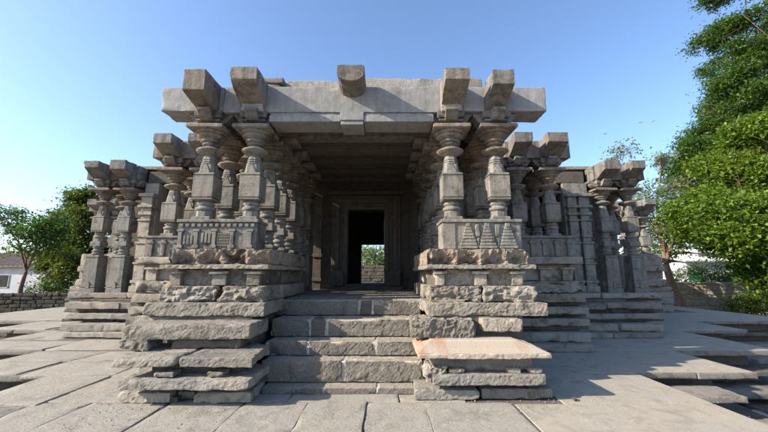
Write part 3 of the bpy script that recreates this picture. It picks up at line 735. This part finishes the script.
# bodies of the terrace, set back; edges are built from individual ledge slabs below
def ledge(off, z0, z1, mat, seed, wild=.05, name='terrace_ledge', miss=0.):
    r_ = random.Random(seed); b = MB()
    for i, (hw, ya, yb) in enumerate(OUT):
        prev = OUT[i-1][0] if i else 0
        h = hw+off; y0 = ya-off; y1 = yb-off if i < len(OUT)-1 else yb
        for s in (-1, 1):
            shift = -.15 if (s < 0 and i in (1,)) else 0
            yy0 = y0+shift if i else ya
            # side edge, running away from the camera
            L = y1-yy0; nseg = max(1, int(L/1.3)); ycuts = [yy0+L*k/nseg+(r_.uniform(-.2, .2) if 0 < k < nseg else 0) for k in range(nseg+1)]
            for k in range(nseg):
                if r_.random() < miss: continue
                jj = r_.uniform(-wild, wild); x0, x1 = mir(s, h-.9, h+jj)
                rbox(b, x0, x1, ycuts[k]+.008, ycuts[k+1]-.008, z0, z1+r_.uniform(-.006, .002), r=.022, cell=.13, amp=.008, chip=1.3)
            if i:
                a_, c_ = prev+off-.0, h-.91
                if c_ > a_+.1:
                    nseg = max(1, int((c_-a_)/1.4)); xc = [a_+(c_-a_)*k/nseg for k in range(nseg+1)]
                    for k in range(nseg):
                        if r_.random() < miss: continue
                        x0, x1 = mir(s, xc[k]+.008, xc[k+1]-.006)
                        rbox(b, x0, x1, yy0+r_.uniform(-wild, wild), yy0+.9, z0, z1+r_.uniform(-.006, .002), r=.022, cell=.13, amp=.008, chip=1.3)
    o = b.build(name, M[mat]); o['kind'] = 'structure'; return o
b = MB()
for off, z0, z1, jy in ((-.02, -.36, -.005, 0), (.10, -.64, -.363, .004), (.5, -1.2, -.643, .008)):
    for i, (hw, ya, yb) in enumerate(OUT):
        e = .35
        sbox(b, AX-hw-off+e, AX+hw+off-e, ya-off+(e if i else 0)+jy, (yb-off+e if i < len(OUT)-1 else yb)-jy, z0-.0005*i, z1-.001*i, .002)
o = b.build('terrace', M['dark'], None); o['kind'] = 'structure'
ledge(0., -.10, .0, 'slab', 3, .02, 'terrace_edge')
ledge(.10, -.46, -.36, 'dark', 4, .08, 'terrace_ledge', .15)  # dark stone paints the shade of the recess under the edge
ledge(.50, -.76, -.64, 'slab', 5, .14, 'terrace_ledge', .25)
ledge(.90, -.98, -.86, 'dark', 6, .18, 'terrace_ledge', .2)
b = MB(); r_ = random.Random(77)
rbox(b, 3.95, 5.18, 5.22, 5.75, -.30, -.215, r=.012, cell=.05, amp=.006, skew=.02)
rbox(b, 5.0, 6.1, 4.6, 5.2, -.60, -.50, r=.02, cell=.05, amp=.012, skew=.05)
for k in range(34):      # broken blocks left on the lower ledges
    s_ = 1 if r_.random() < .7 else -1; x = AX+s_*r_.uniform(5.0, 9.5); y = r_.uniform(3.6, 6.6) if abs(x-AX) < 7 else r_.uniform(4.5, 9.)
    w_ = r_.uniform(.12, .4); h_ = r_.uniform(.08, .22); z = -.98 if abs(x-AX) > 6.8 else -.86
    if abs(x-AX) < (6.5 if y > 5.5 else 4.7)+.3: continue
    rbox(b, x-w_, x+w_, y-w_*.7, y+w_*.7, z-.05, z+h_, r=.04, cell=.06, amp=.02, chip=1.5, skew=.1)
o = b.build('terrace_rubble', M['slab']); o['kind'] = 'structure'

# paving flags on top of the platform
b = MB(); r_ = random.Random(12)
rows = [2.2, 3.35, 4.36, 5.35, 6.3, 7.2]
sx = {0: [-3.5, -2.55, -1.6, -.72, .10, .92, 1.85], 1: [-3.52, -2.75, -1.75, -.98, -.25, .55, 1.35]}
for j in range(len(rows)-1):
    base = [-3.54]+[-3.54+1.02*k+r_.uniform(-.18, .18) for k in range(1, 6)]
    if j == 1: base = [-3.54, -2.92, -1.98, -1.10, -.36, .34, 1.02]
    xr = 2.05 if j < 2 else 1.5
    base = [q for q in base if q < xr-.3]+[xr]
    ed = r_.uniform(-.06, .06)
    for k in range(len(base)-1):
        gp = .004 if base[k] > -1.6 else .012
        rbox(b, AX+base[k]+gp, AX+base[k+1]-gp, rows[j]+gp*.7, rows[j+1]-gp*.7, -.06, .008+r_.uniform(-.004, .003), r=.008, cell=.06, amp=.003, chip=1.6, skew=.018)
for j in range(2, 8):       # further flags on the left
    y0 = 4.36+.95*(j-2); 
    hw = 4.43 if y0 < 5 else (5.4 if y0 < 6.4 else 7.6)
    nn = 2 if hw < 5 else 4
for (x0, x1, y0, y1) in ((-4.40, -3.56, -1, 1.3), (-4.40, -3.56, 1.32, 2.9), (-4.42, -3.56, 2.95, 4.2), (-4.42, -3.5, 4.22, 5.42), (-6.2, -5.0, 5.47, 6.3), (-4.97, -3.5, 5.47, 6.3), (-6.2, -4.9, 6.33, 7.1), (-4.87, -3.4, 6.33, 7.1),
                         (-8.4, -6.3, 7.2, 8.2), (-6.27, -4.6, 7.2, 8.2), (-8.4, -7.0, 8.23, 9.6), (-10.4, -8.7, 9.8, 11.4), (-14.4, -12., 11.7, 13.4), (-11.97, -9.8, 11.7, 13.4), (-14.4, -11.4, 13.43, 16.), (-14.4, -11.4, 16.03, 19.)):
    rbox(b, AX+x0+.015, AX+x1-.015, y0+.012, y1-.012, -.06, .008+r_.uniform(-.006, .008), r=.018, cell=.2, amp=.006, chip=1.6, skew=.06)
o = b.build('paving', M['pave']); o['kind'] = 'structure'
b = MB()
for (x0, x1, y0, y1) in ((-3.53, 4.40, -2.9, 2.18), (2.07, 4.40, 2.2, 4.3), (2.66, 4.40, 4.31, 5.58), (2.7, 6.26, 5.62, 7.12), (3.0, 8.46, 7.17, 9.68), (5.0, 10.46, 9.72, 11.48), (8., 14.4, 11.52, 14.), (13., 14.4, 14.01, 25.9)):
    sbox(b, AX+x0, AX+x1, y0, y1, -.04, .006, .004)
o = b.build('smooth_paving', M['screed']); o['kind'] = 'structure'

# ================================================================== BOUNDARY WALLS AND BUILDINGS
def rubble_wall(name, p0, p1, h, z, th, mat, label, cell=(.5, .28), seed=1):
    r_ = random.Random(seed); root = tag(empty(name, ((p0[0]+p1[0])/2, (p0[1]+p1[1])/2, z)), label, 'wall')
    d = Vector((p1[0]-p0[0], p1[1]-p0[1], 0)); L = d.length; d.normalize(); nrm = Vector((-d.y, d.x, 0))
    b = MB(); zz = 0
    while zz < h-.05:
        hh = min(cell[1]*r_.uniform(.8, 1.25), h-zz); u = -r_.uniform(0, .3)
        while u < L:
            l = cell[0]*r_.uniform(.6, 1.5); t_ = MB()
            rbox(t_, 0, l-.025, -th/2+r_.uniform(-.03, .03), th/2, zz, zz+hh-.02, r=.04, cell=.2, amp=.02, chip=1.)
            b.add([Vector((p0[0], p0[1], z))+d*(u+v[0])+nrm*v[1]+Vector((0, 0, v[2])) for v in t_.v], t_.f)
            u += l
        zz += hh
    b.build('masonry', M[mat], root)
    m2 = MB(); c0 = Vector((p0[0], p0[1], z)); q = .8*th/2
    vs_ = [c0+nrm*(-q), c0+d*L+nrm*(-q), c0+d*L+nrm*q, c0+nrm*q]; vs_ += [v+Vector((0, 0, h-.03)) for v in vs_]
    m2.add(vs_, [(3, 2, 1, 0), (4, 5, 6, 7), (0, 1, 5, 4), (1, 2, 6, 5), (2, 3, 7, 6), (3, 0, 4, 7)], False)
    m2.build('mortar_core', M[mat], root)
    return root
rubble_wall('boundary_wall', (14.5, 21.5), (34., 19.), 2.05, GZ, .5, 'rubble', 'pale stone boundary wall behind the trees on the right', (.7, .3), 2)
rubble_wall('boundary_wall', (-34., 18.5), (-15.6, 20.5), 1.45, GZ, .5, 'oldwall', 'low dark boundary wall on the left below the white house', (.45, .2), 3)
rubble_wall('boundary_wall', (-9., 32.), (9., 32.), 3.3, GZ, .5, 'dark', 'far boundary wall glimpsed through the two doorways', (.7, .3), 4)

def house(name, x0, x1, y0, y1, z, zt, roof, wallm, roofm, label, wins, over=.35):
    root = tag(empty(name, ((x0+x1)/2, (y0+y1)/2, z)), label, 'house')
    b = MB(); sbox(b, x0, x1, y0, y1, z, zt, .02); b.build('wall', M[wallm], root)
    r2 = MB(); o_ = over; ym = (y0+y1)/2
    vs_ = [(x0-o_, y0-o_, zt), (x1+o_, y0-o_, zt), (x1+o_, ym, zt+roof), (x0-o_, ym, zt+roof), (x0-o_, y1+o_, zt), (x1+o_, y1+o_, zt)]
    vs_ += [(x, y, q+.09) for x, y, q in vs_]
    r2.add(vs_, [(0, 3, 2, 1), (3, 4, 5, 2), (6, 7, 8, 9), (9, 8, 11, 10), (0, 1, 7, 6), (5, 4, 10, 11), (0, 6, 9, 3), (3, 9, 10, 4), (1, 2, 8, 7), (2, 5, 11, 8)], False)
    k = int((x1-x0)/.45)
    for i in range(k):
        x = x0-o_+.1+i*(x1-x0+2*o_-.2)/k
        r2.add([(x, y0-o_, zt+.092), (x+.16, y0-o_, zt+.092), (x+.16, ym, zt+roof+.092), (x, ym, zt+roof+.092), (x+.08, y0-o_, zt+.16), (x+.08, ym, zt+roof+.16)], [(0, 4, 5, 3), (4, 1, 2, 5), (0, 1, 4)], False)
    r2.build('roof', M[roofm], root)
    for wx, wz, ww, wh, kind in wins:
        f_ = MB()
        for a in ((wx-ww/2-.06, wx+ww/2+.06, wz+wh, wz+wh+.06), (wx-ww/2-.06, wx-ww/2, wz, wz+wh-.001), (wx+ww/2, wx+ww/2+.06, wz, wz+wh-.001), (wx-ww/2-.06, wx+ww/2+.06, wz-.06, wz-.001)): sbox(f_, a[0], a[1], y0-.05, y0-.003, a[2], a[3], .004)
        fo = f_.build(kind, M['tin'], root)
        q = MB(); sbox(q, wx-ww/2+.002, wx+ww/2-.002, y0-.02, y0-.004, wz+.002, wz+wh-.002, .002); q.build('panel', M['opening'], fo)
    return root
house('white_house', -44., -25.8, 33., 40., GZ, 2.15, 1.5, 'white', 'tile', 'long whitewashed house with a brown tiled roof beyond the left wall', [(-36.2, .3, 1., 1.1, 'window'), (-28.6, -.9, 1.0, 2.3, 'door'), (-32., .3, 1.0, 1.1, 'window')])
house('shed', 27.2, 31.5, 31., 36., GZ, 2.6, .5, 'tin', 'tin', 'small pale shed half hidden by foliage beyond the right wall', [(28.2, .8, .8, .9, 'window')])
house('shed', 33.0, 37.5, 36., 40., GZ, 3.7, .4, 'white', 'tin', 'taller white hut behind the pale shed on the right', [(34.2, 1.6, .8, .9, 'window')])
o = sbox(MB(), 18.3, 19.0, 20.78, 20.84, 1.08, 1.45).build('sign_board', M['green_paint']); tag(o, 'small green board on top of the right boundary wall', 'board')

# ================================================================== TREES
def leaves(blobs, n, size, seed, elong=1.8, droop=.4, hollow=.55, clump=26, gap=-.16, lobes=0, lobe=.34):
    if lobes:      # break each mass into boughs of uneven size
        r_ = random.Random(seed*7); nb = []
        for c, rr, w_ in blobs:
            for k in range(lobes):
                d = Vector((r_.gauss(0, 1), r_.gauss(0, 1), r_.gauss(.1, .9))).normalized(); q = r_.uniform(.45, 1.12)
                f = lobe*r_.uniform(.55, 1.35)
                nb.append((tuple(c[a]+d[a]*rr[a]*q for a in range(3)), (rr[0]*f, rr[1]*f, rr[2]*f*.9), w_*f*f))
        blobs = nb
    """leaf-sized faces in clumps filling a union of uneven ellipsoids; blobs: (centre, (rx,ry,rz), weight)"""
    g = np.random.default_rng(seed); W = np.array([b_[2] for b_ in blobs], float); W /= W.sum()
    nc = n//clump; cs = []
    idx = g.choice(len(blobs), nc, p=W)
    for i in idx:
        c, rr, _ = blobs[i]
        for tries in range(6):
            d = g.normal(size=3); d /= np.linalg.norm(d); q = g.random()**(1/3); q = hollow+(1-hollow)*q if g.random() < .8 else q
            e = 1+.38*noise.noise(Vector(d)*2.1+Vector((i*3.3, seed, 0)))+.2*noise.noise(Vector(d)*5.5+Vector((i, 0, seed)))
            p = np.array(c)+d*np.array(rr)*q*e
            if noise.noise(Vector(p)*(.9))*.7+noise.noise(Vector(p)*2.3)*.5 > gap: break
        cs.append(p)
    cs = np.array(cs); rad = g.uniform(.5, 1.3, nc)*size*(3.0 if clump < 40 else 2.3)
    C = np.repeat(cs, clump, 0)+g.normal(size=(nc*clump, 3))*np.repeat(rad, clump)[:, None]*np.array([.5, .5, .3])
    m = len(C)
    d1 = g.normal(size=(m, 3)); d1[:, 2] = d1[:, 2]*.5-droop; d1 /= np.linalg.norm(d1, axis=1)[:, None]
    up = g.normal(size=(m, 3))*.55+np.array([0, 0, 1.]); d2 = np.cross(d1, up); d2 /= np.linalg.norm(d2, axis=1)[:, None]
    L = size*g.uniform(.6, 1.3, m)[:, None]; Wd = L/elong
    v = np.empty((m, 4, 3)); v[:, 0] = C; v[:, 1] = C+d1*L*.45+d2*Wd*.5; v[:, 2] = C+d1*L; v[:, 3] = C+d1*L*.45-d2*Wd*.5
    return v.reshape(-1, 3), m
def crown(name, v, m, mat, parent):
    base = wloc(parent); me = bpy.data.meshes.new(name)
    me.vertices.add(len(v)); me.vertices.foreach_set('co', (v-np.array(base)).astype(np.float32).ravel())
    me.loops.add(m*4); me.loops.foreach_set('vertex_index', np.arange(m*4, dtype=np.int32))
    me.polygons.add(m); me.polygons.foreach_set('loop_start', np.arange(0, m*4, 4, dtype=np.int32))
    me.materials.append(M[mat]); me.update(calc_edges=True); me.validate()
    o = bpy.data.objects.new(name, me); col.objects.link(o); o.parent = parent; return o
def tree(name, base, label, blobs, n, size, mat, trunk_r, bark='bark', seed=1, lean=None, grp=None, cat='tree', twigs=2, **kw):
    r_ = random.Random(seed); root = tag(empty(name, base), label, cat, grp); base = Vector(base)
    b = MB(); top = lean or (sum((Vector(b_[0]) for b_ in blobs), Vector())/len(blobs))
    top = Vector(top); fork = base.lerp(top, .45)+Vector((r_.uniform(-.2, .2), 0, 0))
    pts = [base+(fork-base)*t+Vector((math.sin(t*4+seed)*.12, math.cos(t*3)*.08, 0)) for t in (0, .12, .35, .6, .8, 1)]
    tube(b, pts, [trunk_r*1.5, trunk_r*1.12, trunk_r, trunk_r*.92, trunk_r*.85, trunk_r*.78], 12)
    for c, rr, _ in blobs:
        c = Vector(c)
        def limb(a, z, r0, depth):
            mid = a.lerp(z, .5)+Vector((r_.uniform(-1, 1), r_.uniform(-1, 1), r_.uniform(-.2, .8)))*.12*(z-a).length
            ps = [a, a.lerp(mid, .5)+Vector((0, 0, .02)), mid, mid.lerp(z, .5), z]
            tube(b, ps, [r0, r0*.85, r0*.7, r0*.5, r0*.3], 7)
            if depth:
                for _ in range(4):
                    d = Vector((r_.gauss(0, 1), r_.gauss(0, 1), r_.gauss(.2, .8))).normalized()
                    e = Vector([c[k]+d[k]*rr[k]*r_.uniform(.6, .95) for k in range(3)])
                    limb(r_.choice((mid, ps[3], z)), e, r0*.42, depth-1)
        limb(pts[-1], c, trunk_r*.5, twigs)
    b.build('trunk', M[bark], root)
    v, m = leaves(blobs, n, size, seed, **kw); crown('crown', v, m, mat, root)
    return root
def B(px, py, Y, rx, rz, w_=1., ry=None):
    """a clump of a crown: centre seen at px, py, radii in metres"""
    p = at(px, py, Y); return (tuple(p), (rx, ry or rx, rz), w_)
# big lime tree on the right
tree('lime_tree', at(790, 300, 18.)*1+Vector((0, 0, -1.4)), 'large bright green tree filling the right edge of the picture, crown hanging over the wall',
     [B(745, 215, 16.5, 2.9, 2.3, 2.2), B(708, 215, 17, 1.4, 1.5, .7), B(770, 160, 17, 2.6, 2.3, 1.8), B(735, 165, 17.5, 1.5, 1.2, .6), B(770, 250, 15.5, 2.0, 1.6, 1.2), B(805, 200, 16, 2.8, 3.2, 1.2), B(785, 272, 16, 1.1, 1.0, .4)], 170000, .19, 'leaf_lime', .19, seed=5, elong=1.9, clump=34, gap=-.03, lobes=15, lobe=.31)
tree('rain_tree', at(830, 300, 23.)+Vector((0, 0, -1.4)), 'tall darker green tree with spreading upper branches behind the bright one at right',
     [B(755, 25, 22, 2.6, 1.6, 1.), B(735, 62, 22, 2.2, 1.1, .6), B(765, 90, 22, 3.0, 1.8, 1.1), B(725, 125, 21, 2.4, 1.7, .9), B(712, 150, 20.5, 1.7, 1.1, .6), B(735, 100, 21, 1.9, 1.4, .6), B(800, 40, 22, 4., 3., 1.), B(700, 175, 20.5, 1.5, 1.6, .6), B(760, 130, 22, 3.5, 2., 1.), B(745, -20, 22, 2.5, 1.6, .7)], 150000, .2, 'leaf_mid', .21, seed=9, elong=2.2, clump=34, gap=-.05, lobes=14, lobe=.33)
# leaning sparse tree
tree('sparse_tree', at(684, 316, 19.), 'leaning brown trunked tree with thin pale foliage just right of the temple',
     [B(650, 205, 20, 1.5, 1.3, .8), B(680, 190, 20, 1.1, .9, .4), B(662, 160, 20, .55, .45, .15), B(660, 240, 20, 1.5, 1.5, 1.), B(678, 225, 20.5, 1.2, 1.4, .6)], 9500, .17, 'leaf_pale', .2, 'palebark', seed=14, lean=at(652, 205, 19.5), hollow=.1, clump=7, twigs=3)
tree('sparse_sapling', at(628, 200, 17.)-Vector((0, 0, 3.6)), 'wispy sapling whose bare twigs rise above the right bay roof',
     [B(624, 152, 17, .75, .45, 1.), B(612, 160, 17, .4, .3, .3)], 420, .15, 'leaf_pale', .05, 'palebark', seed=15, hollow=.0, clump=5, twigs=3)
# left side trees
tree('young_tree', at(18, 312, 20.), 'slender forked tree with light foliage in front of the white house',
     [B(30, 232, 20, 1.3, .8, 1.), B(50, 238, 20, 1.0, 1.1, .9), B(-4, 214, 20, 1.5, .7, 1.), B(55, 222, 20.5, 1.0, .8, .7), B(22, 250, 20, 1., .35, .3)], 7500, .17, 'leaf_mid', .11, seed=22, lean=at(28, 225, 20), hollow=.2, clump=12)
tree('dense_tree', at(98, 312, 25.), 'dense olive green tree beside the left bay of the temple',
     [B(80, 232, 25, 1.9, 2.0, 1.4), B(66, 255, 24, 1.3, 1.6, 1.), B(95, 212, 25, 1.9, 1.5, 1.), B(88, 270, 24, 1.8, 2., 1.), B(82, 300, 24, 1.6, 1.2, .7)], 60000, .2, 'leaf_dry', .2, seed=23, lobes=14, clump=30)
# far belt of trees, each its own
far = [(-60, 60, 5, 4.5), (50, 66, 5, 5), (58, 72, 5.5, 6), (70, 80, 7, 7), (-75, 85, 7, 7), (-3, 50, 4, 5.), (3.5, 52, 4.2, 5.5)]
nm = ['just over the roof of the white house', 'left one between the right wing and the pale shed', 'right one beside the leaning sparse trunk', 'behind the bright green tree', 'beside the dense olive tree on the left', 'left one seen through the two doorways', 'right one seen through the two doorways']
for k, (x, y, r0, h) in enumerate(far):
    tree('distant_tree', (x, y, GZ), 'round hazy tree far off, '+nm[k], [((x, y, GZ+h*.75), (r0, r0, h*.6), 1.), ((x+r0*.6, y-1, GZ+h*.6), (r0*.6, r0*.6, h*.4), .5)], 9000, .42, 'leaf_pale' if x > 30 or abs(x) < 5 else 'leaf_mid', .3, seed=40+k, grp='distant trees beyond the walls', twigs=1)
# shrubs
def shrub(px, py, Y, r0, h, mat, label, n=4000, seed=1, z=GZ):
    p = at(px, py, Y); return tree('shrub', (p.x, Y, z), label, [((p.x, Y, z+h*.55), (r0, r0, h*.5), 1.)], n, .13, mat, .04, seed=seed, grp='shrubs along the walls', cat='shrub', twigs=1)
shrub(760, 300, 18.5, 1.3, 1.5, 'leaf_lime', 'green shrub at the foot of the right boundary wall by the picture edge', 6000, 61)
shrub(705, 300, 24., 2.0, 3.0, 'leaf_dark', 'dark bush rising behind the right boundary wall', 9000, 62)
shrub(745, 300, 24., 3.0, 3.6, 'leaf_dark', 'broad dark bush behind the right wall under the bright tree', 12000, 63)
shrub(52, 305, 22, 1.4, 1.8, 'leaf_dark', 'small dark bush behind the low left wall beside the temple', 5000, 64)

# ================================================================== BIRDS
def bird(px, py, Y, span, label, grey=False, bank=0.):
    c = at(px, py, Y); b = MB()
    n = 8; prof = [(-.5, .01), (-.35, .07), (-.1, .11), (.15, .09), (.3, .06), (.38, .065), (.46, .02)]
    vs_ = []
    for u, r0 in prof:
        for k in range(n): a = 2*math.pi*k/n; vs_.append((u*span*.5, r0*span*.5*math.cos(a), r0*span*.5*math.sin(a)))
    fs = [(l*n+k, l*n+(k+1) % n, l*n+n+(k+1) % n, l*n+n+k) for l in range(len(prof)-1) for k in range(n)]+[tuple(range(n)), tuple(range(len(vs_)-n, len(vs_)))]
    b.add([c+Vector(v) for v in vs_], fs)
    o = b.build('bird', M['birdgrey' if grey else 'bird'], None, c); tag(o, label, 'bird', 'birds flying over the right bays')
    for s in (-1, 1):
        wv = MB(); pts = [(.12, 0, .02), (.16, .28, .12), (.02, .55, .10), (-.10, .52, .10), (-.10, .25, .10), (-.14, 0, .02)]
        pts = [(x*span, s*y*span, z*span+bank*s*y*span) for x, y, z in pts]; lo = [(x, y, z-.012*span) for x, y, z in pts]
        wv.add([c+Vector(p) for p in pts+lo], [tuple(range(6)), tuple(range(11, 5, -1))]+[(i, 6+i, 6+(i+1) % 6, (i+1) % 6) for i in range(6)], False)
        wv.build('wing', M['birdgrey' if grey else 'bird'], o)
    tl = MB(); pts = [(-.22, -.02, 0), (-.22, .02, 0), (-.36, .07, .01), (-.36, -.07, .01)]; pts = [(x*span, y*span, z*span) for x, y, z in pts]
    tl.add([c+Vector(p) for p in pts]+[c+Vector(p)-Vector((0, 0, .01*span)) for p in pts], [(0, 1, 2, 3), (7, 6, 5, 4), (0, 4, 5, 1), (1, 5, 6, 2), (2, 6, 7, 3), (3, 7, 4, 0)], False)
    tl.build('tail', M['birdgrey' if grey else 'bird'], o)
    o.rotation_euler = (0, 0, R(25)); return o
bird(640, 122.5, 30., .7, 'white bird in flight, left one of the close pair high over the right bays', bank=.3)
bird(653, 121.5, 31., .45, 'small white bird in flight, right one of the close pair high over the right bays', bank=-.3)
bird(605, 134, 30., .4, 'small pale bird in flight alone above the outer right bay', True, .2)

g_ = MB(); r_ = random.Random(5)
for k in range(420):
    if r_.random() < .5: x = r_.uniform(-3.3, -1.5); y = r_.uniform(3.6, 4.3)
    elif r_.random() < .6: x = r_.uniform(.3, 2.6); y = r_.uniform(4.05, 4.42)
    else: x = r_.uniform(-4, 4); y = r_.uniform(3.5, 4.5)
    q = r_.uniform(.003, .011); n_ = 5
    vs_ = [(x+q*r_.uniform(.7, 1.3)*math.cos(2*math.pi*i/n_), y+q*r_.uniform(.7, 1.3)*math.sin(2*math.pi*i/n_), .004) for i in range(n_)]+[(x+r_.uniform(-.3, .3)*q, y, .008+q*r_.uniform(.5, 1.))]
    g_.add(vs_, [(i, (i+1) % n_, n_) for i in range(n_)], False)
o = g_.build('grit', M['slab']); o['kind'] = 'stuff'
